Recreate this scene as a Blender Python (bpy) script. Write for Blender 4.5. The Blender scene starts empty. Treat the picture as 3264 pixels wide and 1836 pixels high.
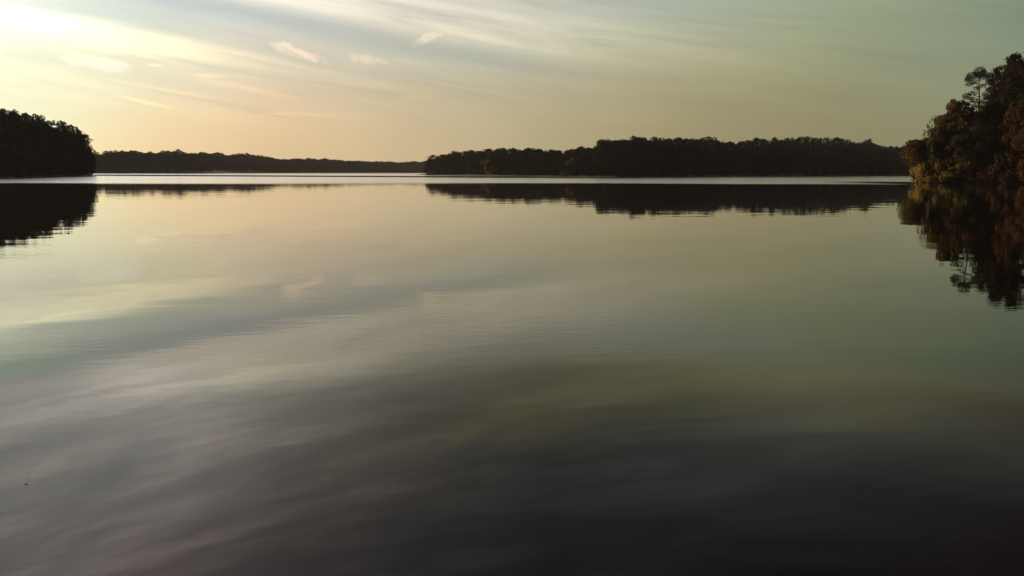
import bpy, math, random
import numpy as np
from mathutils import Vector, Matrix

SC = bpy.context.scene
COL = SC.collection
R = math.radians

# ------------------------------------------------------------------ camera
CAM_H = 2.5                      # metres above the lake
FPX, CX, CY = 2716.0, 1632.0, 918.0      # focal length and centre in photo pixels
PITCH = math.atan((CY - 547.0) / FPX)    # looking down: the horizon lies at row 547
ROLL = math.atan(0.00245)                # the horizon dips a little to the right
FWD = Vector((0, math.cos(PITCH), -math.sin(PITCH)))
_up = Vector((0, math.sin(PITCH), math.cos(PITCH)))
_rt = Vector((1, 0, 0))
RGT = (_rt * math.cos(ROLL) + _up * math.sin(ROLL)).normalized()
UPV = (_up * math.cos(ROLL) - _rt * math.sin(ROLL)).normalized()
EYE = Vector((0, 0, CAM_H))
cam_d = bpy.data.cameras.new('camera')
cam = bpy.data.objects.new('camera', cam_d)
COL.objects.link(cam)
cam_d.sensor_width = 36.0
cam_d.lens = 36.0 * FPX / 3264.0
cam_d.clip_start, cam_d.clip_end = 0.1, 9000.0
m = Matrix((RGT, UPV, -FWD)).transposed().to_4x4()
m.translation = EYE
cam.matrix_world = m
SC.camera = cam

SC.view_settings.view_transform = 'Standard'
SC.view_settings.look = 'None'
SC.view_settings.exposure = 0.0
SC.view_settings.gamma = 1.0
SC.render.engine = 'CYCLES'
SC.cycles.max_bounces = 6
SC.cycles.diffuse_bounces = 2
SC.cycles.glossy_bounces = 3
SC.cycles.transmission_bounces = 2
SC.cycles.volume_bounces = 0
SC.cycles.sample_clamp_indirect = 4.0
SC.cycles.caustics_reflective = False

SUN_AZ, SUN_EL = R(-57.0), R(8.5)
TO_SUN = Vector((math.sin(SUN_AZ) * math.cos(SUN_EL), math.cos(SUN_AZ) * math.cos(SUN_EL), math.sin(SUN_EL)))
sun_d = bpy.data.lights.new('sun', 'SUN')
sun_d.energy = 5.0
sun_d.angle = R(2.0)
sun_d.color = (1.0, 0.71, 0.43)
sun = bpy.data.objects.new('sun', sun_d)
sun.rotation_euler = TO_SUN.to_track_quat('Z', 'Y').to_euler()
sun.location = TO_SUN * 500
COL.objects.link(sun)


def lin(c):
    return tuple((v / 255 / 12.92 if v / 255 <= 0.04045 else ((v / 255 + 0.055) / 1.055) ** 2.4) for v in c)


MIRROR_TINT = (0.93, 0.89, 0.81)      # warm camera cast put into the water's reflection colour at steeper angles
LIFT = 1.0     # extra reflection brightness added at grazing angles, above plain Fresnel


def fresnel(el_deg, n=1.333):
    c = math.sin(R(el_deg))
    ct = math.sqrt(1 - (1 - c * c) / n / n)
    rs = ((c - n * ct) / (c + n * ct)) ** 2
    rp = ((n * c - ct) / (n * c + ct)) ** 2
    f = (rs + rp) / 2
    return f + LIFT * f ** 3 * (1 - f)


# ------------------------------------------------------------------ node helper
class N:
    """A few shorthands for building node trees."""

    def __init__(self, tree):
        self.t = tree

    def new(self, kind, **kw):
        n = self.t.nodes.new(kind)
        for k, v in kw.items():
            setattr(n, k, v)
        return n

    def put(self, sock, v):
        if isinstance(v, bpy.types.NodeSocket):
            self.t.links.new(v, sock)
        elif v is not None:
            sock.default_value = v

    def m(self, op, a, b=None, c=None, clamp=False):
        n = self.new('ShaderNodeMath', operation=op, use_clamp=clamp)
        for i, v in enumerate((a, b, c)):
            if v is not None:
                self.put(n.inputs[i], v)
        return n.outputs[0]

    def step(self, v, lo, hi, smooth=True):
        n = self.new('ShaderNodeMapRange', interpolation_type='SMOOTHSTEP' if smooth else 'LINEAR')
        self.put(n.inputs['Value'], v)
        n.inputs['From Min'].default_value = lo
        n.inputs['From Max'].default_value = hi
        return n.outputs[0]

    def mix(self, f, a, b, blend='MIX'):
        n = self.new('ShaderNodeMix', data_type='RGBA', blend_type=blend)
        self.put(n.inputs[0], f)
        for i, v in ((6, a), (7, b)):
            if isinstance(v, tuple) and len(v) == 3:
                v = (*v, 1)
            self.put(n.inputs[i], v)
        return n.outputs[2]

    def xyz(self, x, y, z=0.0):
        n = self.new('ShaderNodeCombineXYZ')
        for i, v in enumerate((x, y, z)):
            self.put(n.inputs[i], v)
        return n.outputs[0]

    def noise(self, vec, scale, detail=3.0, rough=0.5, dist=0.0):
        n = self.new('ShaderNodeTexNoise')
        self.put(n.inputs['Vector'], vec)
        n.inputs['Scale'].default_value = scale
        n.inputs['Detail'].default_value = detail
        n.inputs['Roughness'].default_value = rough
        n.inputs['Distortion'].default_value = dist
        return n.outputs['Fac']


# ------------------------------------------------------------------ sky
world = bpy.data.worlds.new('World')
SC.world = world
world.use_nodes = True
wt = world.node_tree
wt.nodes.clear()
w = N(wt)
tc = w.new('ShaderNodeTexCoord')
sep = w.new('ShaderNodeSeparateXYZ')
wt.links.new(tc.outputs['Generated'], sep.inputs[0])
DEG = 180 / math.pi
az = w.m('MULTIPLY', w.m('ARCTAN2', sep.outputs[0], sep.outputs[1]), DEG)        # degrees right of north
el = w.m('MULTIPLY', w.m('ARCSINE', sep.outputs[2]), DEG)
el = w.m('ABSOLUTE', el)
T = w.m('MULTIPLY_ADD', az, 1 / 100.0, 0.5, clamp=True)                           # -50..50 degrees -> 0..1
AZS = [math.degrees(math.atan((p - CX) / 2741.0)) for p in (0, 400, 800, 1200, 1632, 2100, 2600, 3264)]
# evening sky colours by height above the horizon: eight bearings from left to right
SKY_ROWS = [
    (0.6, [(255, 255, 205), (251, 224, 168), (230, 199, 153), (211, 186, 144), (187, 168, 129), (158, 146, 108), (140, 133, 98), (132, 130, 98)]),
    (3.07, [(255, 255, 212), (250, 231, 186), (236, 207, 164), (212, 190, 152), (188, 173, 138), (164, 153, 117), (145, 139, 105), (134, 137, 108)]),
    (5.15, [(255, 255, 218), (245, 238, 201), (231, 212, 180), (211, 195, 163), (186, 176, 146), (168, 161, 128), (149, 147, 114), (133, 140, 114)]),
    (7.21, [(255, 255, 232), (242, 240, 212), (226, 217, 193), (206, 201, 180), (188, 187, 165), (175, 172, 143), (154, 157, 126), (130, 142, 120)]),
    (9.26, [(248, 255, 242), (219, 228, 216), (212, 214, 204), (200, 199, 185), (193, 192, 176), (174, 178, 157), (156, 164, 134), (127, 139, 118)]),
    (11.3, [(224, 242, 220), (224, 228, 222), (222, 220, 210), (210, 208, 198), (187, 188, 178), (168, 177, 167), (155, 167, 143), (124, 139, 117)]),
]
WATER_ROWS = [
    (12.5, [(151, 147, 133), (151, 148, 133), (138, 135, 121), (118, 115, 102), (98, 96, 82), (89, 88, 69), (90, 90, 69), (72, 72, 57)]),      # what the lake mirrors from above the frame, as seen on the water
    (13.4, [(146, 140, 128), (146, 143, 130), (130, 127, 115), (106, 103, 92), (82, 80, 67), (82, 80, 61), (86, 84, 62), (60, 58, 46)]),
    (16.3, [(140, 131, 129), (128, 122, 117), (105, 101, 95), (78, 75, 68), (66, 64, 52), (58, 58, 50), (60, 61, 53), (50, 50, 45)]),
    (19.2, [(126, 115, 117), (114, 106, 104), (89, 85, 80), (68, 65, 60), (47, 46, 44), (43, 43, 43), (40, 40, 40), (29, 26, 29)]),
    (24.6, [(90, 79, 82), (80, 72, 71), (60, 56, 55), (44, 42, 42), (33, 32, 33), (27, 26, 28), (21, 19, 21), (17, 13, 17)]),
]
rows = [(e, [lin(c) for c in cs]) for e, cs in SKY_ROWS]
for e, cs in WATER_ROWS:
    f = fresnel(e)
    rows.append((e, [tuple(v / f / t for v, t in zip(lin(c), MIRROR_TINT)) for c in cs]))
sky = None
prev = 0.0
for e, cs in rows:
    n = w.new('ShaderNodeValToRGB')
    r = n.color_ramp
    r.interpolation = 'CARDINAL'
    pts = [((a + 50) / 100, c) for a, c in zip(AZS, cs)]
    pts.insert(0, (0.02, tuple(v * 1.1 for v in cs[0])))
    pts.append((0.98, tuple(v * 0.6 for v in cs[-1])))
    r.elements[0].position, r.elements[0].color = pts[0][0], (*pts[0][1], 1)
    r.elements[1].position, r.elements[1].color = pts[-1][0], (*pts[-1][1], 1)
    for p, c in pts[1:-1]:
        k = r.elements.new(p)
        k.color = (*c, 1)
    wt.links.new(T, n.inputs[0])
    if sky is None:
        sky = n.outputs[0]
    else:
        sky = w.mix(w.step(el, prev, e, smooth=False), sky, n.outputs[0])
    prev = e

# cirrus: thin streaks that fall from left to right, warped so that none is ruler straight
warp = w.noise(w.xyz(w.m('MULTIPLY', az, 0.05), w.m('MULTIPLY', el, 0.16)), 1.0, 2.0)
warp = w.m('MULTIPLY_ADD', warp, 2.4, -1.2)
ew = w.m('ADD', el, w.m('MULTIPLY', warp, 0.55))
slope = 0.15
across = w.m('MULTIPLY_ADD', az, slope, ew)
streak = w.noise(w.xyz(w.m('MULTIPLY', az, 0.045), w.m('MULTIPLY', across, 0.62)), 1.0, 5.0, 0.52)
fine = w.noise(w.xyz(w.m('MULTIPLY', az, 0.16), w.m('MULTIPLY', across, 1.9)), 1.0, 4.0, 0.55)
amount = w.m('MULTIPLY', w.step(el, 1.0, 9.0), w.m('SUBTRACT', 1.0, w.m('MULTIPLY', w.step(az, 0.0, 30.0), 0.65)))
st = w.m('ADD', w.m('MULTIPLY_ADD', streak, 1.0, -0.5), w.m('MULTIPLY_ADD', fine, 0.36, -0.18))
mott = w.noise(w.xyz(w.m('MULTIPLY_ADD', el, 0.10, w.m('MULTIPLY', az, 0.10)), w.m('MULTIPLY', across, 0.34), 4.1), 1.0, 4.0, 0.58, 0.5)
high = w.step(el, 12.0, 18.0)
broken = w.m('MULTIPLY_ADD', w.step(mott, 0.35, 0.62), 0.9, 0.25)
st = w.m('MULTIPLY', w.m('MULTIPLY', st, broken), w.m('MULTIPLY_ADD', high, 0.5, amount))
st = w.m('ADD', st, w.m('MULTIPLY', w.m('MULTIPLY_ADD', mott, 1.2, -0.58), high))
gain = w.m('MULTIPLY_ADD', st, 0.84, 1.0)
sky = w.mix(1.0, sky, w.xyz(w.m('MULTIPLY_ADD', st, 0.90, 1.0), gain, w.m('MULTIPLY_ADD', st, 0.72, 1.0)), 'MULTIPLY')


def px_az(p):
    return math.degrees(math.atan((p - CX) / 2741.0))


def px_el(p, y):
    return math.degrees(math.atan((547 + (p - CX) * 0.00245 - y) / 2741.0))


def band(p0, p1, lo, hi, x0, x1, x2, x3):
    """A long cloud band along the line p0-p1 (bearing, height); lo / hi are its soft widths."""
    s = (p1[1] - p0[1]) / (p1[0] - p0[0])
    d = w.m('SUBTRACT', ew, w.m('MULTIPLY_ADD', az, s, p0[1] - s * p0[0]))
    a = w.m('MULTIPLY', w.step(d, -lo, 0.0), w.m('SUBTRACT', 1.0, w.step(d, 0.0, hi)))
    x = w.m('MULTIPLY', w.step(az, x0, x1), w.m('SUBTRACT', 1.0, w.step(az, x2, x3)))
    return w.m('MULTIPLY', w.m('MULTIPLY', a, x), w.m('MULTIPLY_ADD', fine, 0.9, 0.55))


def wisp(px, py, hw, hh, ang, soft=1.0, rag=0.8):
    """A small torn cloud centred on a pixel of the photo, as bearing and height."""
    a0, e0 = px_az(px), px_el(px, py)
    k = 1 / 47.8
    dx, dy = w.m('SUBTRACT', az, a0), w.m('SUBTRACT', el, e0)
    c, s = math.cos(R(ang)), math.sin(R(ang))
    u = w.m('ADD', w.m('MULTIPLY', dx, c), w.m('MULTIPLY', dy, s))
    v = w.m('SUBTRACT', w.m('MULTIPLY', dy, c), w.m('MULTIPLY', dx, s))
    u = w.m('DIVIDE', u, hw * k)
    v = w.m('DIVIDE', v, hh * k)
    n = w.noise(w.xyz(w.m('MULTIPLY_ADD', v, 0.35, w.m('MULTIPLY', u, 1.1)), w.m('MULTIPLY', v, 0.62), px * 0.37), 1.7, 3.0, 0.62, 0.4)
    d = w.m('ADD', w.m('MULTIPLY', u, u), w.m('MULTIPLY', v, v))
    d = w.m('ADD', d, w.m('MULTIPLY_ADD', n, 4 * rag, -2 * rag))
    return w.m('SUBTRACT', 1.0, w.step(d, 0.7 - soft, 1.1))


def brighten(f, gain):
    global sky
    t = tuple(g - 1 for g in gain)
    sky = w.mix(1.0, sky, w.xyz(*[w.m('MULTIPLY_ADD', f, v, 1.0) for v in t]), 'MULTIPLY')


b1 = band((px_az(0), px_el(0, 122)), (px_az(900), px_el(900, 218)), 1.9, 0.75, -60, -50, -25, -12)
brighten(b1, (1.42, 1.36, 1.20))
b2 = band((-26.8, 12.2), (-9.0, 9.8), 1.2, 4.0, -29.5, -24, -5, 16)
brighten(b2, (1.48, 1.40, 1.31))
b3 = band((px_az(0), 14.4), (px_az(900), 12.7), 0.45, 1.9, -60, -50, -18, -6)
brighten(b3, (1.30, 1.28, 1.24))
b4 = band((px_az(0), 11.4), (px_az(1632), 6.9), 1.1, 1.3, -60, -50, -6, 8)
brighten(b4, (0.88, 0.92, 0.97))
b5 = band((px_az(700), 20.2), (px_az(2100), 14.6), 1.3, 1.0, -16, -8, 6, 18)
brighten(b5, (1.2, 1.18, 1.08))
for args, gain in (
        ((965, 190, 92, 20, -17, 0.9, 0.75), (1.48, 1.33, 1.24)),
        ((1365, 138, 62, 17, 24, 1.0, 0.8), (1.42, 1.28, 1.17)),
        ((1180, 203, 66, 18, -4, 1.0, 0.8), (1.30, 1.20, 1.10)),
        ((345, 246, 105, 24, -8, 0.7, 0.6), (1.16, 1.16, 1.24)),
        ((512, 241, 26, 4, -3, 0.8, 0.5), (1.22, 1.22, 1.22)),
        ((672, 265, 74, 7, -3, 0.9, 0.6), (1.18, 1.15, 1.10)),
        ((470, 346, 96, 8, -12, 0.9, 0.4), (1.18, 1.15, 1.13)),
        ((880, 373, 44, 5, 3, 1.0, 0.5), (1.12, 1.10, 1.06)),
        ((1330, 318, 80, 16, 0, 1.0, 0.6), (1.07, 1.05, 1.03)),
        ((800, 302, 230, 15, -8, 1.2, 0.8), (1.16, 1.11, 1.03)),
        ((560, 312, 170, 9, -9, 1.2, 0.8), (1.13, 1.11, 1.04)),
        ((1010, 372, 200, 10, -2, 1.2, 0.8), (1.09, 1.07, 1.03)),
        ((650, 238, 300, 17, -6, 1.2, 0.8), (0.87, 0.89, 0.93)),
        ((700, 345, 240, 12, -9, 1.2, 0.8), (0.89, 0.89, 0.91)),
        ((1450, 235, 260, 18, -3, 1.2, 0.8), (0.94, 0.95, 0.97)),
        ((1850, 270, 260, 20, -8, 1.2, 0.8), (1.06, 1.05, 1.03)),
        ((2150, 330, 300, 18, -6, 1.2, 0.8), (0.95, 0.95, 0.96))):
    brighten(wisp(*args), gain)
# the veiled sun stands just outside the left edge of the picture
ga = w.m('MULTIPLY', w.m('SUBTRACT', az, -38.0), 1 / 11.0)
ge = w.m('MULTIPLY', w.m('SUBTRACT', el, math.degrees(SUN_EL)), 1 / 2.3)
g = w.m('EXPONENT', w.m('MULTIPLY', w.m('ADD', w.m('MULTIPLY', ga, ga), w.m('MULTIPLY', ge, ge)), -1.0))
sky = w.mix(1.0, sky, w.xyz(*[w.m('MULTIPLY', g, v) for v in (0.16, 0.14, 0.08)]), 'ADD')
# away from the sunset the plain dusk sky
nsky = w.new('ShaderNodeTexSky', sky_type='NISHITA', sun_disc=False, sun_elevation=SUN_EL, sun_rotation=SUN_AZ,
             air_density=1.0, dust_density=2.0, ozone_density=1.0)
dusk = w.mix(1.0, nsky.outputs[0], (0.055, 0.050, 0.050), 'MULTIPLY')
away = w.m('MAXIMUM', w.step(w.m('ABSOLUTE', az), 50.0, 85.0), w.step(el, 25.0, 50.0))
sky = w.mix(away, sky, dusk)
bg = w.new('ShaderNodeBackground')
wt.links.new(sky, bg.inputs['Color'])
bg.inputs['Strength'].default_value = 1.0
wo = w.new('ShaderNodeOutputWorld')
wt.links.new(bg.outputs[0], wo.inputs['Surface'])


# ------------------------------------------------------------------ materials
def mat(name):
    mt = bpy.data.materials.new(name)
    mt.use_nodes = True
    mt.node_tree.nodes.clear()
    n = N(mt.node_tree)
    out = n.new('ShaderNodeOutputMaterial')
    return mt, n, out


def leaf_mat(name, dark, light, glow=0.15, scale=0.35):
    mt, n, out = mat(name)
    geo = n.new('ShaderNodeNewGeometry')
    oi = n.new('ShaderNodeObjectInfo')
    tx = n.new('ShaderNodeTexCoord')
    f = n.m('ADD', n.m('MULTIPLY', geo.outputs['Random Per Island'], 0.75), n.m('MULTIPLY', n.noise(tx.outputs['Object'], scale, 2.0), 0.65))
    f = n.m('ADD', f, n.m('MULTIPLY_ADD', oi.outputs['Random'], 0.5, -0.40), clamp=True)
    col = n.mix(f, dark, light)
    d = n.new('ShaderNodeBsdfDiffuse')
    n.put(d.inputs['Color'], col)
    t = n.new('ShaderNodeBsdfTranslucent')
    n.put(t.inputs['Color'], col)
    mx = n.new('ShaderNodeMixShader')
    mx.inputs[0].default_value = glow
    n.t.links.new(d.outputs[0], mx.inputs[1])
    n.t.links.new(t.outputs[0], mx.inputs[2])
    n.t.links.new(mx.outputs[0], out.inputs[0])
    return mt


def plain_mat(name, a, b, scale, rough=0.85, bump=0.0):
    mt, n, out = mat(name)
    tx = n.new('ShaderNodeTexCoord')
    f = n.noise(tx.outputs['Object'], scale, 5.0, 0.6)
    p = n.new('ShaderNodeBsdfPrincipled')
    n.put(p.inputs['Base Color'], n.mix(f, a, b))
    p.inputs['Roughness'].default_value = rough
    if bump:
        bp = n.new('ShaderNodeBump')
        bp.inputs['Distance'].default_value = bump
        n.put(bp.inputs['Height'], f)
        n.t.links.new(bp.outputs[0], p.inputs['Normal'])
    n.t.links.new(p.outputs[0], out.inputs[0])
    return mt


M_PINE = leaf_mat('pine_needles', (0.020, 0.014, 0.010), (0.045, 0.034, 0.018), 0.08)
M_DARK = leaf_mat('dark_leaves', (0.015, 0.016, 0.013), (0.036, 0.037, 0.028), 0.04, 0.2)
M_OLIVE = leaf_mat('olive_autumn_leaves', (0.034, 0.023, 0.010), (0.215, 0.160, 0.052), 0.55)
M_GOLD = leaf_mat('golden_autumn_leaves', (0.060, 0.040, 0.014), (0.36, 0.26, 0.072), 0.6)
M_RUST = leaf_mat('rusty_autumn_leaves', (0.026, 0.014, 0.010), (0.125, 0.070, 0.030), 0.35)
M_FAR = leaf_mat('far_wood_leaves', (0.026, 0.023, 0.015), (0.055, 0.045, 0.024), 0.10, 0.05)
M_BARK = plain_mat('bark', (0.020, 0.015, 0.012), (0.060, 0.045, 0.036), 3.0, 0.9, 0.02)
M_GROUND = plain_mat('bank_earth', (0.008, 0.006, 0.004), (0.026, 0.019, 0.012), 0.4, 0.95, 0.05)
M_BUOY = plain_mat('weathered_plastic', (0.030, 0.030, 0.028), (0.060, 0.058, 0.052), 6.0, 0.6)
M_BAND = plain_mat('pale_band', (0.40, 0.38, 0.34), (0.55, 0.52, 0.46), 6.0, 0.6)
M_FALLEN = plain_mat('fallen_leaf', (0.22, 0.18, 0.15), (0.36, 0.31, 0.27), 40.0, 0.5)

# ------------------------------------------------------------------ the lake
LAND = {
    'left': [(-148, 190), (-163, 274), (-180, 340), (-200, 408), (-207, 424), (-222, 436), (-260, 452), (-500, 480), (-1000, 500), (-1000, 100), (-300, 100), (-190, 150)],
    'far': [(-1000, 700), (-402, 825), (-330, 862), (-312, 872), (-318, 960), (-306, 1060), (-275, 1150), (-150, 1400), (100, 1480), (600, 1500), (1300, 1400), (1300, 2000), (-1000, 2000)],
    'middle': [(-70, 648), (-20, 540), (11, 463), (46, 398), (82, 425), (122, 493), (200, 560), (310, 670), (600, 800), (1200, 900), (1200, 1250), (600, 1150), (100, 950), (-40, 770), (-76, 680)],
    'right': [(103, 223), (105, 217), (110, 210), (121, 201), (150, 170), (200, 110), (260, 60), (600, 60), (600, 560), (260, 410), (152, 312), (110, 235)],
}


def signed(poly, X, Y):
    """Distance to a polygon, positive inside."""
    P = np.array(poly, float)
    Q = np.roll(P, -1, 0)
    best = np.full(X.shape, 1e18)
    inside = np.zeros(X.shape, bool)
    for (x0, y0), (x1, y1) in zip(P, Q):
        dx, dy = x1 - x0, y1 - y0
        t = np.clip(((X - x0) * dx + (Y - y0) * dy) / (dx * dx + dy * dy), 0, 1)
        best = np.minimum(best, (X - x0 - t * dx) ** 2 + (Y - y0 - t * dy) ** 2)
        cond = ((y0 > Y) != (y1 > Y)) & (X < (x1 - x0) * (Y - y0) / (y1 - y0 + 1e-12) + x0)
        inside ^= cond
    d = np.sqrt(best)
    return np.where(inside, d, -d)


def land_height(X, Y):
    s = np.full(X.shape, -1e9)
    for p in LAND.values():
        s = np.maximum(s, signed(p, X, Y))
    far = np.clip((Y - 600) / 500, 0, 1)
    z = np.where(s < 0, np.maximum(s * 0.12, -2.5), np.minimum(s * 0.16, 0.5) + np.clip(s - 4, 0, 60 + 200 * far) * (0.045 + 0.02 * far))
    return z + np.where(s > 3, 0.3 * np.sin(X * 0.13) * np.cos(Y * 0.11), 0)


def gz(x, y):
    return float(land_height(np.array([float(x)]), np.array([float(y)]))[0])


def np_mesh(name, V, F, mt, smooth=False):
    """One mesh from arrays; F is (n, 3) or (n, 4)."""
    me = bpy.data.meshes.new(name)
    V = np.asarray(V, np.float32)
    F = np.asarray(F, np.int32)
    k = F.shape[1]
    me.vertices.add(len(V))
    me.vertices.foreach_set('co', V.ravel())
    me.loops.add(F.size)
    me.loops.foreach_set('vertex_index', F.ravel())
    me.polygons.add(len(F))
    me.polygons.foreach_set('loop_start', np.arange(0, F.size, k, dtype=np.int32))
    me.polygons.foreach_set('loop_total', np.full(len(F), k, np.int32))
    if smooth:
        me.polygons.foreach_set('use_smooth', np.ones(len(F), bool))
    me.update(calc_edges=True)
    me.validate()
    me.materials.append(mt)
    return me


def link(name, me, parent=None):
    o = bpy.data.objects.new(name, me)
    COL.objects.link(o)
    if parent is not None:
        o.parent = parent
    return o


def tag(o, label=None, cat=None, group=None, kind=None):
    for k, v in (('label', label), ('category', cat), ('group', group), ('kind', kind)):
        if v:
            o[k] = v
    return o


# ground: one sheet under the lake and up its banks
A = np.radians(np.arange(-64, 64.01, 0.2))
Rr = np.concatenate([[1.0, 20.0, 60.0], np.geomspace(90, 2050, 260)])
AA, RR = np.meshgrid(A, Rr)
GX, GY = RR * np.sin(AA), RR * np.cos(AA) - 10
GZ = land_height(GX, GY)
nr, na = GX.shape
idx = np.arange(nr * na).reshape(nr, na)
F = np.stack([idx[:-1, :-1], idx[:-1, 1:], idx[1:, 1:], idx[1:, :-1]], -1).reshape(-1, 4)
tag(link('ground', np_mesh('ground', np.stack([GX, GY, GZ], -1).reshape(-1, 3), F, M_GROUND, True)), kind='structure')

# water
mt, n, out = mat('lake_water')
geo = n.new('ShaderNodeNewGeometry')
sp = n.new('ShaderNodeSeparateXYZ')
n.t.links.new(geo.outputs['Position'], sp.inputs[0])
X, Y = sp.outputs[0], sp.outputs[1]
# a breeze roughens the far water; a calm slick lies across it
edge = n.noise(n.xyz(n.m('MULTIPLY', X, 0.012), n.m('MULTIPLY', Y, 0.03)), 1.0, 4.0, 0.55)
edge = n.m('MULTIPLY_ADD', edge, 2.0, -1.0)
Ye = n.m('ADD', n.m('ADD', Y, n.m('MULTIPLY', edge, 26.0)), n.m('MULTIPLY', n.m('SUBTRACT', X, 30.0), -0.12))
ruf = n.step(Ye, 158.0, 205.0)
slick_y = n.m('ADD', n.m('SUBTRACT', Y, n.m('MULTIPLY_ADD', X, -0.35, 397.0)), n.m('MULTIPLY', edge, 10.0))
slick = n.m('SUBTRACT', 1.0, n.step(n.m('ABSOLUTE', slick_y), 40.0, 58.0))
slick = n.m('MULTIPLY', slick, n.m('SUBTRACT', 1.0, n.step(X, 25.0, 60.0)))
ruf = n.m('MULTIPLY', ruf, n.m('SUBTRACT', 1.0, n.m('MULTIPLY', slick, 1.0)))
lee = n.m('MULTIPLY', n.step(X, 78.0, 97.0), n.m('SUBTRACT', 1.0, n.step(Y, 222.0, 245.0)))      # sheltered by the right point
ruf = n.m('MULTIPLY', ruf, n.m('SUBTRACT', 1.0, lee))
ruf = n.m('MULTIPLY', ruf, n.m('MULTIPLY_ADD', edge, 0.35, 1.0))
pos = geo.outputs['Position']
# ripples: long lazy undulations, crests mostly across the view
long_ = n.noise(n.xyz(n.m('MULTIPLY', X, 0.20), n.m('MULTIPLY', Y, 0.26)), 1.0, 2.0)
mid = n.noise(n.xyz(n.m('MULTIPLY_ADD', Y, 0.18, n.m('MULTIPLY', X, 0.5)), n.m('MULTIPLY_ADD', X, -0.22, n.m('MULTIPLY', Y, 1.5))), 1.0, 2.0)
fine_ = n.noise(n.xyz(n.m('MULTIPLY_ADD', Y, 0.8, n.m('MULTIPLY', X, 2.0)), n.m('MULTIPLY_ADD', X, -1.6, n.m('MULTIPLY', Y, 6.0))), 1.0, 2.0)
patch = n.noise(n.xyz(n.m('MULTIPLY', X, 0.05), n.m('MULTIPLY', Y, 0.09), 7.3), 1.0, 3.0)
patch = n.step(patch, 0.42, 0.68)
h = n.m('ADD', n.m('MULTIPLY', long_, 0.0095), n.m('MULTIPLY', mid, 0.0011))
h = n.m('ADD', h, n.m('MULTIPLY', fine_, n.m('MULTIPLY_ADD', n.m('MULTIPLY', patch, n.m('MULTIPLY_ADD', n.step(Y, 12.0, 40.0), -0.0028, 0.0034)), 1.0, 0.00008)))
bp = n.new('ShaderNodeBump')
bp.inputs['Strength'].default_value = 1.0
bp.inputs['Distance'].default_value = 1.0
n.put(bp.inputs['Height'], h)
fr = n.new('ShaderNodeFresnel')
fr.inputs['IOR'].default_value = 1.333
n.t.links.new(bp.outputs[0], fr.inputs['Normal'])
body = n.new('ShaderNodeBsdfDiffuse')
body.inputs['Color'].default_value = (0.0016, 0.0015, 0.0014, 1)
gl = n.new('ShaderNodeBsdfGlossy')
n.put(gl.inputs['Color'], n.mix(n.step(fr.outputs[0], 0.34, 0.75), MIRROR_TINT, (1.0, 1.0, 1.0)))
n.put(gl.inputs['Roughness'], n.m('MULTIPLY', ruf, 0.18))
n.t.links.new(bp.outputs[0], gl.inputs['Normal'])
mx = n.new('ShaderNodeMixShader')
f_ = fr.outputs[0]
n.put(mx.inputs[0], n.m('ADD', f_, n.m('MULTIPLY', n.m('POWER', f_, 3.0), n.m('MULTIPLY_ADD', f_, -LIFT, LIFT))))
n.t.links.new(body.outputs[0], mx.inputs[1])
n.t.links.new(gl.outputs[0], mx.inputs[2])
n.t.links.new(mx.outputs[0], out.inputs[0])
wv = [(-1500, -40, 0), (1500, -40, 0), (1500, 2050, 0), (-1500, 2050, 0)]
tag(link('water', np_mesh('water', wv, [(0, 1, 2, 3)], mt)), kind='structure')


# ------------------------------------------------------------------ placing by photo position
def ray(px, py):
    return RGT * (px - CX) + UPV * (CY - py) + FWD * FPX


def at(px, py, depth):
    d = ray(px, py)
    return EYE + d * (depth / d.y)


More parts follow.
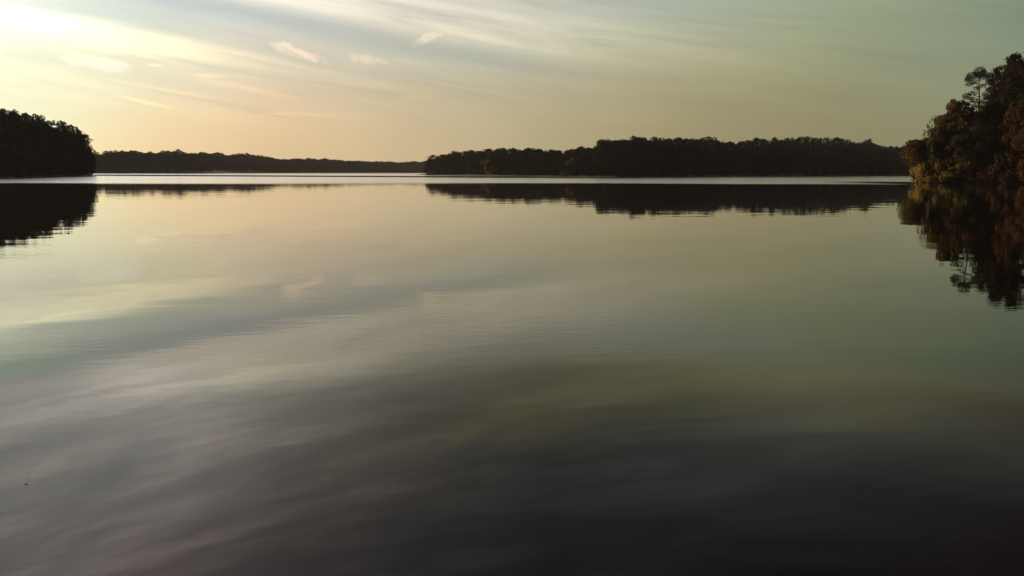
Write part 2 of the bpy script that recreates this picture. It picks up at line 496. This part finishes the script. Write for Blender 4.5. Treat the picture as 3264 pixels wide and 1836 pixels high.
# ------------------------------------------------------------------ tree shapes
class Tree:
    """Collects limbs (tubes) and leaf faces of one tree in metres, base at the origin."""

    def __init__(self, seed):
        self.rng = np.random.default_rng(seed)
        self.wv, self.wf, self.lv = [], [], []

    def tube(self, pts, r0, r1, k=6):
        pts = np.asarray(pts, float)
        base = len(self.wv)
        m = len(pts)
        for i, q in enumerate(pts):
            t = pts[min(i + 1, m - 1)] - pts[max(i - 1, 0)]
            t = t / (np.linalg.norm(t) + 1e-9)
            a = np.cross(t, (0.31, 0.9, 0.2))
            a /= np.linalg.norm(a) + 1e-9
            b = np.cross(t, a)
            r = r0 + (r1 - r0) * i / (m - 1)
            for j in range(k):
                th = 2 * math.pi * j / k
                self.wv.append(q + r * (a * math.cos(th) + b * math.sin(th)))
        for i in range(m - 1):
            for j in range(k):
                a = base + i * k + j
                b = base + i * k + (j + 1) % k
                self.wf.append((a, b, b + k, a + k))

    def bend(self, p0, p1, r0, r1, sag=0.1, steps=5, k=5):
        p0, p1 = np.asarray(p0, float), np.asarray(p1, float)
        L = np.linalg.norm(p1 - p0)
        off = self.rng.normal(0, sag * L, 3)
        ts = np.linspace(0, 1, steps)
        pts = [p0 + (p1 - p0) * t + off * math.sin(math.pi * t) for t in ts]
        self.tube(pts, r0, r1, k)
        return pts

    def leaves(self, c, r, count, size, flat=1.0, shell=0.0, aspect=0.6, up=0.0):
        """count leaf faces in an ellipsoid of radius r (flattened by flat) round c."""
        g = self.rng
        d = g.normal(size=(count, 3))
        d /= np.linalg.norm(d, axis=1)[:, None]
        rad = g.random(count) ** (1 / 3.0) * (1 - shell) + shell * (0.8 + 0.25 * g.random(count))
        p = np.asarray(c) + d * rad[:, None] * np.array([r, r, r * flat])
        a = g.normal(size=(count, 3))
        a[:, 2] += up * np.sign(a[:, 2] + 1e-6)
        a /= np.linalg.norm(a, axis=1)[:, None]
        b = np.cross(a, g.normal(size=(count, 3)))
        b /= np.linalg.norm(b, axis=1)[:, None]
        s = size * (0.55 + 0.8 * g.random(count))[:, None]
        a, b = a * s * 0.5, b * s * 0.5 * aspect
        q = np.stack([p - a, p + b * 0.9 - a * 0.1, p + a, p - b * 0.9 + a * 0.15], 1)
        self.lv.append(q.reshape(-1, 3))

    def meshes(self, name, leaf, bark=M_BARK):
        V = np.concatenate(self.lv)
        crown = np_mesh(name + '_crown', V, np.arange(len(V)).reshape(-1, 4), leaf)
        trunk = np_mesh(name + '_trunk', np.array(self.wv), np.array(self.wf), bark, True)
        return trunk, crown


def broadleaf(seed, h=16.0, wd=9.0, low=0.08, n_cl=46, per=110, size=0.5, top=0.62, cl=0.17):
    """Round-crowned tree; low: where the crown starts, top: height of its widest part."""
    t = Tree(seed)
    g = t.rng
    lean = g.normal(0, 0.02 * h, 2)
    t.bend((0, 0, -0.6), (lean[0], lean[1], h * 0.8), 0.016 * h, 0.004 * h, 0.02, 8, 8)
    for i in range(n_cl):
        z = low + (0.97 - low) * (i + g.random()) / n_cl
        if z > top:
            rr = math.sqrt(max(0.0, 1 - ((z - top) / (1.0 - top)) ** 2))
        else:
            rr = 0.62 + 0.38 * (z - low) / (top - low)
        rr *= wd / 2 * (0.75 + 0.35 * g.random())
        a = g.random() * 2 * math.pi
        q = (0.35 + 0.6 * math.sqrt(g.random())) * rr
        r = wd * cl * (0.65 + 0.7 * g.random())
        c = np.array([q * math.cos(a) + lean[0] * z, q * math.sin(a) + lean[1] * z, min(z * h, h - r * 0.8)])
        if i % 3 == 0:
            t.bend((lean[0] * z * 0.5, lean[1] * z * 0.5, max(0.05 * h, c[2] - 0.55 * q - 0.05 * h)), c, 0.005 * h, 0.0015 * h, 0.07)
        t.leaves(c, r, int(per * (r / (wd * cl)) ** 2), size, 0.8, 0.35)
    return t


def pine(seed, h=22.0, wd=8.0, low=0.35, n_l=34, per=60, size=0.55, pad=0.16):
    """Tall pine: bare lower trunk, limbs that carry flat pads of needles, a rounded top."""
    t = Tree(seed)
    g = t.rng
    t.bend((0, 0, -0.6), (g.normal(0, .25), g.normal(0, .25), h * 0.95), 0.013 * h, 0.003 * h, 0.006, 9, 8)
    for i in range(n_l):
        z = low + (0.96 - low) * (i + g.random()) / n_l
        u = (z - low) / (1 - low)
        L = wd / 2 * (0.55 + 0.55 * math.sin(math.pi * min(1, u * 0.85 + 0.18))) * (0.55 + 0.6 * g.random())
        if u > 0.75:
            L *= 1 - 0.9 * (u - 0.75) / 0.25 * 0.75
        a = i * 2.4 + g.normal(0, 0.4)
        end = np.array([L * math.cos(a), L * math.sin(a), z * h + L * (0.12 + 0.25 * u)])
        t.bend((0, 0, z * h), end, 0.0035 * h, 0.001 * h, 0.05, 5, 5)
        for k in range(3):
            f = 0.45 + 0.27 * k
            r = wd * pad * (0.6 + 0.6 * g.random()) * (0.8 + 0.2 * k)
            c = np.array([0, 0, z * h]) * (1 - f) + end * f + np.array([*g.normal(0, 0.25, 2), 0.15])
            t.leaves(c, r, int(per * (0.6 + 0.5 * g.random())), size, 0.48, 0.2, 0.32)
    t.leaves((0, 0, h * 0.955), wd * 0.17, per * 2, size, 0.75, 0.2, 0.32)
    return t


def twiggy(seed, h=9.0, leaf_n=16):
    """Half-bare tree: forking twigs with a few small tufts left."""
    t = Tree(seed)
    g = t.rng

    def grow(p, d, L, r, lev):
        d = d / np.linalg.norm(d)
        e = p + d * L
        t.bend(p, e, r, r * 0.55, 0.06, 4, 5)
        if lev == 0:
            if g.random() < 0.6:
                t.leaves(e, 0.35, leaf_n, 0.26, 0.7)
            return
        for _ in range(3):
            nd = d + g.normal(0, 0.42, 3) + np.array([-0.10, 0, 0.12])
            grow(p + d * L * (0.55 + 0.45 * g.random()), nd, L * (0.58 + 0.2 * g.random()), r * 0.55, lev - 1)

    grow(np.array([0, 0, -0.4]), np.array([-0.12, 0, 1.0]), h * 0.42, 0.016 * h, 4)
    return t


def shrub(seed, h=3.2, wd=4.6, n_cl=20, per=46, size=0.46):
    t = Tree(seed)
    g = t.rng
    for i in range(n_cl):
        a = g.random() * 2 * math.pi
        q = wd / 2 * math.sqrt(g.random()) * 0.85
        z = h * (0.12 + 0.75 * g.random() * (1 - 0.6 * (q / (wd / 2)) ** 2))
        c = np.array([q * math.cos(a), q * math.sin(a), z])
        t.bend((q * 0.2 * math.cos(a), q * 0.2 * math.sin(a), -0.4), c, 0.05, 0.012, 0.08, 4, 5)
        t.leaves(c, wd * 0.16 * (0.7 + 0.6 * g.random()), per, size, 0.85, 0.25)
    return t


FIRST = {}


def make_kind(key, name, tree, leaf):
    FIRST[key] = (name, *tree.meshes(name + '_' + key, leaf), tree)


def extent(key):
    V = np.concatenate(FIRST[key][3].lv)
    return float(np.percentile(V[:, 2], 99.7)), float(np.percentile(np.abs(V[:, :2]), 97) * 2)


SIZES = {}


def plant(key, x, y, top_z, label, cat, group=None, width=None, rot=0.0, base=None):
    """Put one tree of a kind on the ground at (x, y), its top at height top_z."""
    name, tr, cr, _ = FIRST[key]
    if key not in SIZES:
        SIZES[key] = extent(key)
    h0, w0 = SIZES[key]
    z = max(gz(x, y), -0.1) if base is None else base
    sz = max(0.2, (top_z - z) / h0)
    sx = sz if width is None else width / w0
    o = bpy.data.objects.new(name, None)
    COL.objects.link(o)
    o.empty_display_size = 0.5
    o.location = (x, y, z)
    o.rotation_euler = (0, 0, rot)
    o.scale = (sx, sx, sz)
    tag(o, label, cat, group)
    link('trunk', tr, o)
    link('crown', cr, o)
    return o


rnd = random.Random(11)
# kinds for the three nearer woods
for i in range(4):
    make_kind('dark%d' % i, 'broadleaf_tree', broadleaf(20 + i, 18, 10, 0.04, 46, 90, 0.75, 0.6), M_DARK)
for i in range(3):
    make_kind('darkpine%d' % i, 'pine_tree', pine(40 + i, 21, 8.0, 0.30, 34, 40, 0.8), M_DARK)
make_kind('goldfar', 'broadleaf_tree', broadleaf(60, 12, 6, 0.02, 34, 80, 0.6, 0.45), M_OLIVE)

# ------------------------------------------------------------------ left headland
def prof(table, px):
    xs, ys = zip(*table)
    return float(np.interp(px, xs, ys))


TOP_L = [(-500, 250), (0, 345), (30, 353), (60, 356), (76, 362), (91, 374), (105, 370), (118, 366), (132, 373), (140, 383), (156, 387), (182, 387), (195, 393), (201, 402), (214, 400), (228, 399), (240, 405), (247, 414), (262, 416), (273, 431), (283, 447), (290, 466), (296, 486), (304, 545)]
DEP_L = [(-500, 195), (0, 276), (150, 336), (230, 376), (296, 414)]
LEFT = 'dark trees of the wooded headland at the left edge'
skyline_l = [(-40, 0), (12, 0), (48, 1), (76, 0), (118, 1), (152, 2), (182, 1), (224, 0), (251, 2), (271, 3)]
left_labels = {
    118: ('tall dome-topped dark tree rising from the slope of the left headland skyline', 'dark1'),
    182: ('dark broad-topped tree halfway down the left headland skyline', 'dark2'),
    224: ('rounded dark tree with a pale sky gap beneath, near the tip of the left headland', 'dark0'),
    251: ('layered dark pine just before the tip of the left headland', 'darkpine1'),
    271: ('ragged dark pine standing outermost at the tip of the left headland', 'darkpine2'),
}
for px, k in skyline_l:
    d = prof(DEP_L, px) + (9 if px > 250 else 16)
    p = at(px, prof(TOP_L, px), d)
    lab, key = left_labels.get(px, ('dark crown on the high upper skyline of the wooded headland at the left edge', 'dark%d' % (k % 4)))
    plant(key, p.x, p.y, p.z, lab, 'tree', LEFT, 8.5 if px < 250 else 6.5, rnd.random() * 6.28)
for row, (off, fr, step) in enumerate(((3, 0.62, 23), (9, 0.85, 21), (24, 0.97, 22))):
    px = -70 + row * 7
    while px < (284 if row < 2 else 256):
        q = px + rnd.uniform(-5, 5)
        d = prof(DEP_L, q) + off + rnd.uniform(-1, 2)
        ty = prof(TOP_L, q)
        by = 547 + (q - CX) * 0.00245 + CAM_H * 2741 / d
        p = at(q, by - (by - ty) * fr * rnd.uniform(0.86, 1.0), d)
        key = rnd.choice(['dark0', 'dark1', 'dark2', 'dark3', 'darkpine0', 'darkpine1'])
        if row == 0:
            key = 'dark%d' % rnd.randrange(4)
        lab = ('dark leafy tree overhanging the water along the shore of the left headland',
               'dark tree in the shaded middle of the left headland wood, behind its shore trees',
               'dark tree behind the skyline trees of the left headland')[row]
        plant(key, p.x, p.y, p.z, lab, 'tree', LEFT, rnd.uniform(7.5, 10) * (0.8 if q > 255 else 1), rnd.random() * 6.28)
        px += step

# ------------------------------------------------------------------ middle shore
TOP_M = [(1346, 520), (1355, 514), (1366, 507), (1374, 496), (1382, 493), (1393, 498), (1399, 493), (1412, 493), (1428, 490), (1445, 488), (1453, 482), (1469, 484), (1491, 482), (1510, 478), (1532, 482), (1556, 474), (1581, 475), (1608, 472), (1640, 473), (1667, 475), (1689, 472), (1716, 473), (1738, 480), (1765, 476), (1782, 481), (1803, 477), (1825, 475), (1855, 468), (1874, 475), (1893, 471), (1912, 458), (1926, 452), (1942, 444), (1952, 449), (1980, 444), (1996, 447), (2007, 438), (2034, 434), (2047, 434), (2058, 440), (2094, 437), (2113, 441), (2145, 443), (2172, 438), (2194, 440), (2208, 449), (2227, 441), (2246, 446), (2262, 437), (2289, 448), (2316, 453), (2344, 451), (2357, 453), (2376, 449), (2409, 439), (2425, 445), (2436, 443), (2452, 445), (2470, 438), (2481, 446), (2499, 447), (2508, 441), (2544, 437), (2558, 444), (2578, 435), (2598, 441), (2616, 439), (2634, 447), (2654, 432), (2672, 440), (2690, 442), (2708, 450), (2722, 456), (2736, 452), (2751, 458), (2767, 444), (2783, 452), (2790, 463), (2839, 467), (2930, 468)]
SHORE_M = [(1346, 640), (1543, 545), (1697, 467), (1949, 400), (2161, 427), (2310, 495), (2611, 562), (2900, 672), (3000, 700)]
GROUP_M = 'dark trees of the wooded shore across the middle of the lake'
special_m = {
    1380: ('dark forked-top tree with sky showing through, at the left tip of the middle shore', 'darkpine0', 8.0),
    1453: ('small dark treetop knob on the skyline just right of the middle shore tip', 'dark1', 9.0),
    1940: ('tall dark dome-topped tree at the step where the middle shore skyline rises', 'dark2', 12.0),
    2262: ('wide flat-topped dark tree above the dip in the tall part of the middle skyline', 'dark3', 11.0),
    2409: ('lacy pale-edged dark crown right of the dip in the middle shore skyline', 'darkpine1', 8.0),
    2470: ('lacy dark crown with sky holes on the middle shore skyline', 'darkpine2', 7.0),
    2578: ('small solid dark dome highest on the right half of the middle shore skyline', 'dark0', 8.0),
    2767: ('round lollipop-shaped dark crown alone near the right end of the middle shore skyline', 'dark1', 8.5),
}
px = 1364.0
plan = []
while px < 2960:
    d = prof(SHORE_M, px)
    plan.append(px)
    px += 5.2 * 2741 / d
for s in special_m:
    plan = [q for q in plan if abs(q - s) > 16] + [s]
zones_m = ((1560, 'low left end'), (1900, 'part beside the yellow trees'), (2330, 'tall part after the step'), (2640, 'part after the dip'), (4000, 'far right end'))


def zone(px):
    return next(t for e, t in zones_m if px < e)


for q in sorted(plan):
    d = prof(SHORE_M, q) + (12 if q < 1400 else 30)
    p = at(q, prof(TOP_M, q), d)
    if q in special_m:
        lab, key, wdt = special_m[q]
    else:
        lab, key, wdt = 'dark treetop on the middle shore skyline, %s' % zone(q), rnd.choice(['dark0', 'dark1', 'dark2', 'dark3', 'dark1', 'darkpine0', 'darkpine2']), rnd.uniform(8, 12)
    plant(key, p.x, p.y, p.z, lab, 'tree', GROUP_M, wdt, rnd.random() * 6.28)
for row, (off, fr, sp_m) in enumerate(((2, 0.58, 7.4), (13, 0.82, 7.4))):
    px = 1372.0 + row * 9
    while px < 2950:
        d0 = prof(SHORE_M, px)
        q = px + rnd.uniform(-6, 6)
        d = d0 + (off if q > 1400 else off * 0.6) + rnd.uniform(-1, 2)
        by = 547 + (q - CX) * 0.00245 + CAM_H * 2741 / d
        ty = prof(TOP_M, q)
        p = at(q, by - (by - ty) * fr * rnd.uniform(0.82, 1.05), d)
        key = 'dark%d' % rnd.randrange(4) if row == 0 or rnd.random() < 0.7 else 'darkpine%d' % rnd.randrange(3)
        lab = ('dark leafy tree at the middle shore waterline, %s' if row == 0 else 'dark tree within the middle shore wood, %s') % zone(q)
        plant(key, p.x, p.y, p.z, lab, 'tree', GROUP_M, rnd.uniform(9, 12), rnd.random() * 6.28)
        px += sp_m * 2741 / d0
# yellow-leaved trees along that shore
for px, ty, wpx, lab in (
        (1541, 510, 22, 'slim yellow-leaved tree at the water, left half of the pair on the middle shore'),
        (1557, 508, 24, 'taller yellow-leaved tree at the water, right half of the pair on the middle shore'),
        (1574, 526, 26, 'low ochre tree crouched right beside the yellow pair on the middle shore'),
        (1382, 545, 40, 'low brownish shrub at the waterline on the left tip of the middle shore'),
        (1819, 505, 30, 'ochre tree leaning over the water at the nearest bulge of the middle shore'),
        (1806, 535, 40, 'low ochre shrub at the waterline on the nearest bulge of the middle shore'),
        (1496, 530, 14, 'faint olive tree behind the dark marker buoy on the middle shore')):
    d = prof(SHORE_M, px) + 1.0
    p = at(px, ty, d)
    plant('goldfar', p.x, p.y, p.z, lab, 'tree', None, wpx * d / 2741, rnd.random() * 6.28, base=0.1)
p = at(1633, 483, prof(SHORE_M, 1633) + 24)
plant('goldfar', p.x, p.y, p.z, 'single small yellow crown high in the dark middle shore wood', 'tree', None, 11 * 490 / 2741, 1.0, base=p.z - 7)

# ------------------------------------------------------------------ far woods, one mass each
TOP_F = [(200, 490), (301, 486), (317, 484), (325, 488), (333, 481), (355, 480), (374, 478), (393, 473), (404, 480), (426, 477), (456, 485), (477, 481), (496, 483), (521, 480), (532, 475), (545, 477), (552, 481), (564, 475), (578, 480), (591, 486), (602, 483), (635, 486), (657, 482), (670, 487), (689, 482), (716, 488), (722, 492), (749, 489), (790, 487), (814, 493), (852, 497), (885, 504), (917, 506), (939, 504), (990, 503), (1007, 506), (1037, 504), (1056, 506), (1091, 510), (1145, 512), (1202, 514), (1235, 513), (1270, 516), (1317, 513), (1360, 514), (1420, 514), (3300, 512)]
SHORE_F = [(200, 800), (296, 829), (560, 868), (625, 885), (700, 1010), (900, 1090), (1000, 1160), (1350, 1405), (1600, 1440)]


def wood(name, label, x0, x1, rows_, seed, leaf, size, per, sp_m, shore, tops, wds):
    g = np.random.default_rng(seed)
    out_v = []
    for off, fr in rows_:
        px = x0
        while px < x1:
            d0 = prof(shore, px)
            d = d0 + off + g.uniform(-3, 3)
            q = px + g.uniform(-2, 2)
            ty = prof(tops, q)
            by = 547 + (q - CX) * 0.00245 + CAM_H * 2741 / d
            p = at(q, by - (by - ty) * fr * g.uniform(0.93, 1.02), d)
            z0 = max(0.0, gz(p.x, p.y))
            h = max(5.0, p.z - z0)
            wd = g.uniform(*wds)
            n_ = int(per)
            t_ = g.random(n_) ** 0.6
            rr = np.where(t_ > 0.72, np.sqrt(np.clip(1 - ((t_ - 0.72) / 0.28) ** 2, 0, 1)), 0.8 + 0.2 * t_ / 0.72) * wd / 2
            a = g.random(n_) * 2 * math.pi
            lump = 0.75 + 0.25 * np.sin(a * 3 + t_ * 9 + px)
            qd = np.sqrt(g.random(n_)) * rr * lump
            c = np.stack([p.x + qd * np.cos(a), p.y + qd * np.sin(a), z0 + t_ * h], 1)
            u = g.normal(size=(n_, 3))
            u /= np.linalg.norm(u, axis=1)[:, None]
            v = np.cross(u, g.normal(size=(n_, 3)))
            v /= np.linalg.norm(v, axis=1)[:, None]
            s = size * (0.6 + 0.8 * g.random(n_))[:, None] * 0.5
            c[:, 2] -= s[:, 0] * 0.4
            out_v.append(np.stack([c - u * s, c + v * s * 0.7, c + u * s, c - v * s * 0.7], 1).reshape(-1, 3))
            px += sp_m * 2741 / d
    V = np.concatenate(out_v)
    o = link(name, np_mesh(name, V, np.arange(len(V)).reshape(-1, 4), leaf))
    return tag(o, label, 'woodland', None, 'stuff')


wood('far_woodland', 'hazy dark tree line along the far shore behind the left headland', 180, 1420,
     ((3, 0.6), (10, 0.8), (22, 0.94), (34, 0.97), (48, 1.0)), 5, M_FAR, 1.3, 420, 5.0, SHORE_F, TOP_F, (9, 15))
wood('woodland', 'dark mass of trees filling the middle shore wood behind its skyline trees', 1372, 2960,
     ((22, 0.86), (38, 0.93), (48, 0.985)), 6, M_DARK, 1.1, 480, 5.4, SHORE_M, TOP_M, (6, 13))

# ------------------------------------------------------------------ right point
DEP_R = [(2860, 224), (2900, 221), (3000, 214), (3264, 202), (3500, 188)]
GR = 'trees of the wooded point at the right edge'
for i in range(3):
    make_kind('olive%d' % i, 'broadleaf_tree', broadleaf(80 + i, 13, 8, 0.03, 58, 105, 0.62, 0.5, 0.15), M_OLIVE)
make_kind('bough', 'broadleaf_tree', broadleaf(85, 13, 8, 0.42, 50, 90, 0.6, 0.72, 0.16), M_OLIVE)
make_kind('goldshrub0', 'shore_shrub', shrub(90), M_GOLD)
make_kind('goldshrub1', 'shore_shrub', shrub(91, 3.6, 4.2), M_OLIVE)
make_kind('rust0', 'broadleaf_tree', broadleaf(92, 12, 8, 0.04, 56, 105, 0.62, 0.5, 0.15), M_RUST)
make_kind('rustshrub', 'shore_shrub', shrub(93, 3.4, 5.0), M_RUST)
for i in range(3):
    make_kind('pine%d' % i, 'pine_tree', pine(70 + i, 26, 8.5, 0.25, 46, 62, 0.7, 0.14), M_PINE)
make_kind('twig', 'bare_tree', twiggy(97), M_OLIVE)


def right(key, px, ty, back, wpx, lab, cat='tree', group=GR, base=None):
    d = prof(DEP_R, px) + back
    p = at(px, ty, d)
    return plant(key, p.x, p.y, p.z, lab, cat, group, wpx * d / 2741, rnd.random() * 6.28, base)


# the slender open pine, built pad by pad as the photo shows it
d = prof(DEP_R, 3120) + 44
t = Tree(301)
base = at(3120, 560, d)
bz = gz(base.x, base.y)


def loc(px, py, dy=0.0):
    q = at(px, py, d)
    return np.array([q.x - base.x, dy, q.z - bz])


t.tube([loc(3119, 578), loc(3119, 480), loc(3120, 400), loc(3121, 330), loc(3121, 280), loc(3120, 232)], 0.42, 0.10, 8)
pads = [(3121, 228, 20, 12), (3108, 238, 17, 9), (3136, 236, 18, 10), (3098, 247, 14, 8), (3146, 248, 14, 9), (3122, 244, 22, 9),
        (3084, 256, 12, 6), (3080, 270, 11, 5), (3094, 264, 13, 6), (3150, 262, 13, 8), (3138, 272, 10, 5),
        (3106, 283, 10, 5), (3098, 298, 14, 6), (3082, 304, 14, 6), (3070, 313, 10, 5), (3088, 315, 13, 4), (3142, 300, 15, 7), (3154, 309, 13, 6),
        (3138, 314, 11, 5), (3104, 322, 15, 5), (3086, 330, 12, 5), (3134, 326, 15, 4), (3152, 330, 13, 5), (3108, 336, 14, 5), (3132, 340, 12, 4)]
for px, py, rx, ry in pads:
    dy = t.rng.uniform(-1.6, 1.6)
    c = loc(px, py, dy)
    t.bend(loc(3120.5, min(py + 8 + abs(px - 3120) * 0.15, 345)), c, 0.10, 0.035, 0.05, 5, 5)
    r = rx * d / 2741
    t.leaves(c, r, int(130 * rx * ry / 60), 0.5, ry / rx * 1.3, 0.15, 0.32)
make_kind('slender', 'pine_tree', t, M_PINE)
name, tr, cr, _ = FIRST['slender']
o = bpy.data.objects.new(name, None)
COL.objects.link(o)
o.location = (base.x, base.y, bz)
tag(o, 'slender open pine with layered pads and a bare visible trunk on the right point', 'tree', GR)
link('trunk', tr, o)
link('crown', cr, o)

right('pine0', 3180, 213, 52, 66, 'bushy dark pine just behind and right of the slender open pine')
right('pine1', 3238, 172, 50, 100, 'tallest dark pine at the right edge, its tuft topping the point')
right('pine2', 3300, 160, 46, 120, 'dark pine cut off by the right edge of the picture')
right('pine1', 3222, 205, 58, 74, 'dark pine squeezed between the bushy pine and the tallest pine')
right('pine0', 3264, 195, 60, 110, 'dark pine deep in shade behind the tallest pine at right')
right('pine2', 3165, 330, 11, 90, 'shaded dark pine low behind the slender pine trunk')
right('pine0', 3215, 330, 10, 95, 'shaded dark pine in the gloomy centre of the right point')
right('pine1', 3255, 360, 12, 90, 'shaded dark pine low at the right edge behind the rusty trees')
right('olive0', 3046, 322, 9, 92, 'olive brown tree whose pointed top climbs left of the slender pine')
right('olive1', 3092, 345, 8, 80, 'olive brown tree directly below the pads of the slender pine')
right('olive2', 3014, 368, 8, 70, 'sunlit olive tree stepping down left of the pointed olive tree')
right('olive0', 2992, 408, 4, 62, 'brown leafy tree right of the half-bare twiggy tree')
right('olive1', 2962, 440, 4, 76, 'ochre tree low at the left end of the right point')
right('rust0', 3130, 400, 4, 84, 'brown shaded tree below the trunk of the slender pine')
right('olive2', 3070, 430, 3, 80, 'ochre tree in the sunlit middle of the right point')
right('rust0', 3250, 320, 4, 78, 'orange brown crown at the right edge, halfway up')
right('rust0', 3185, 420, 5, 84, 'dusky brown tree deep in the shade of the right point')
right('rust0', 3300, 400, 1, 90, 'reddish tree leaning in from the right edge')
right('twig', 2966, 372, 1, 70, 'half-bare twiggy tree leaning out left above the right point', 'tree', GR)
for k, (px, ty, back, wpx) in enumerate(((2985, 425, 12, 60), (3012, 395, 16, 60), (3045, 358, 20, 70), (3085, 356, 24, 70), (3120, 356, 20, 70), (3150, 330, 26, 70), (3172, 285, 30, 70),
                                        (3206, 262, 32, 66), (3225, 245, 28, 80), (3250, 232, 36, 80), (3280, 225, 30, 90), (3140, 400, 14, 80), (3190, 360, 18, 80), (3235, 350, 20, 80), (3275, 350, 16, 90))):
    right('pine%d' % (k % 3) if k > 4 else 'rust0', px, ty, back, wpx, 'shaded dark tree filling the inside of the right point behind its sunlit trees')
right('bough', 2921, 446, 2.5, 80, 'leafy tree spreading out over the water, outermost left on the right point')
shr = [('goldshrub0', 2940, 502, 58, 'golden shrub at the left tip of the right point, feet in the water'),
       ('goldshrub1', 2928, 546, 40, 'low golden shrub touching the water at the very tip of the right point'),
       ('goldshrub0', 2985, 530, 62, 'golden shrub second along the waterline of the right point'),
       ('goldshrub1', 3012, 505, 60, 'olive shrub behind the golden waterline shrubs of the right point'),
       ('goldshrub0', 3040, 536, 62, 'golden shrub in the middle of the right point waterline'),
       ('goldshrub1', 3078, 492, 56, 'tall olive shrub above the middle of the right point waterline'),
       ('goldshrub0', 3096, 548, 52, 'low golden shrub just right of the middle of the waterline'),
       ('rustshrub', 3140, 540, 66, 'dim brown shrub at the waterline below the slender pine'),
       ('goldshrub1', 3158, 535, 36, 'little golden shrub standing out against the dark right half of the point'),
       ('rustshrub', 3206, 490, 86, 'wide rusty shrub near the right edge above the water'),
       ('rustshrub', 3250, 520, 80, 'rusty shrub at the waterline in the right edge of the picture'),
       ('rustshrub', 3195, 548, 60, 'low rusty shrub at the waterline near the right edge')]
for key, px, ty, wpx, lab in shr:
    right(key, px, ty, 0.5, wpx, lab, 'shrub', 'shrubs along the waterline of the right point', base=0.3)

# ------------------------------------------------------------------ small things on the water
def lathe(profile, k=14):
    V, F = [], []
    for r, z in profile:
        for j in range(k):
            a = 2 * math.pi * j / k
            V.append((r * math.cos(a), r * math.sin(a), z))
    for i in range(len(profile) - 1):
        for j in range(k):
            a, b = i * k + j, i * k + (j + 1) % k
            F.append((a, b, b + k, a + k))
    return V, F


d = 338.0
q = at(1496, 567, d)
o = bpy.data.objects.new('marker_buoy', None)
COL.objects.link(o)
o.location = (q.x, q.y, 0)
tag(o, 'small dark marker buoy standing upright in the far water before the middle shore', 'buoy')
V, F = lathe([(0.001, -0.45), (0.30, -0.40), (0.36, -0.1), (0.36, 0.12), (0.28, 0.26), (0.12, 0.30)])
link('float', np_mesh('buoy_float', V, F, M_BUOY, True), o)
V, F = lathe([(0.12, 0.29), (0.115, 0.95), (0.16, 0.96), (0.16, 1.12), (0.001, 1.16)])
link('mast', np_mesh('buoy_mast', V, F, M_BUOY, True), o)
V, F = lathe([(0.118, 0.62), (0.128, 0.63), (0.128, 0.78), (0.118, 0.79)])
link('band', np_mesh('buoy_band', V, F, M_BAND, True), o)
q = at(812, 567, 311)
V, F = lathe([(0.001, -0.18), (0.16, -0.12), (0.2, 0.0), (0.17, 0.12), (0.06, 0.2), (0.001, 0.21)])
o = link('float_buoy', np_mesh('float_buoy', V, F, M_BUOY, True))
o.location = (q.x, q.y, 0)
tag(o, 'tiny dark round float on the bright far water left of centre', 'buoy')

for px, py, ln, rot, lab in ((84, 1543, 0.034, 0.3, 'larger of two curled dead leaves floating at the lower left'),
                             (92, 1528, 0.018, 0.8, 'smaller curled dead leaf floating just behind the larger one')):
    dr = ray(px, py)
    q = EYE + dr * (-CAM_H / dr.z)
    V, F = [], []
    ku, kv = 9, 5
    for i in range(ku):
        u = i / (ku - 1)
        hw = 0.32 * math.sin(math.pi * min(1, u * 0.92 + 0.06)) ** 0.8
        for j in range(kv):
            v = (j / (kv - 1) - 0.5) * 2
            V.append(((u - 0.5) * ln, v * hw * ln, ln * (0.02 + 0.10 * v * v * hw * 2 + 0.10 * (u - 0.45) ** 2)))
    for i in range(ku - 1):
        for j in range(kv - 1):
            a = i * kv + j
            F.append((a, a + 1, a + kv + 1, a + kv))
    o = link('fallen_leaf', np_mesh('fallen_leaf', V, F, M_FALLEN, True))
    o.location = (q.x, q.y, 0.003)
    o.rotation_euler = (0, 0, rot)
    tag(o, lab, 'leaf', 'dead leaves floating on the near water')

# ------------------------------------------------------------------ evening haze
HAZE = 5.5e-5
if HAZE > 0:
    x0, x1, y0, y1, z0, z1 = -1900, 1900, -60, 2120, -4, 48
    V = [(x, y, z) for z in (z0, z1) for x, y in ((x0, y0), (x1, y0), (x1, y1), (x0, y1))]
    F = [(3, 2, 1, 0), (4, 5, 6, 7), (0, 1, 5, 4), (1, 2, 6, 5), (2, 3, 7, 6), (3, 0, 4, 7)]
    mt, n, out = mat('haze_air')
    pv = n.new('ShaderNodeVolumePrincipled')
    pv.inputs['Color'].default_value = (0.78, 0.82, 0.86, 1)
    pv.inputs['Density'].default_value = HAZE
    pv.inputs['Anisotropy'].default_value = 0.2
    n.t.links.new(pv.outputs[0], out.inputs['Volume'])
    tag(link('haze', np_mesh('haze', V, F, mt)), kind='stuff')
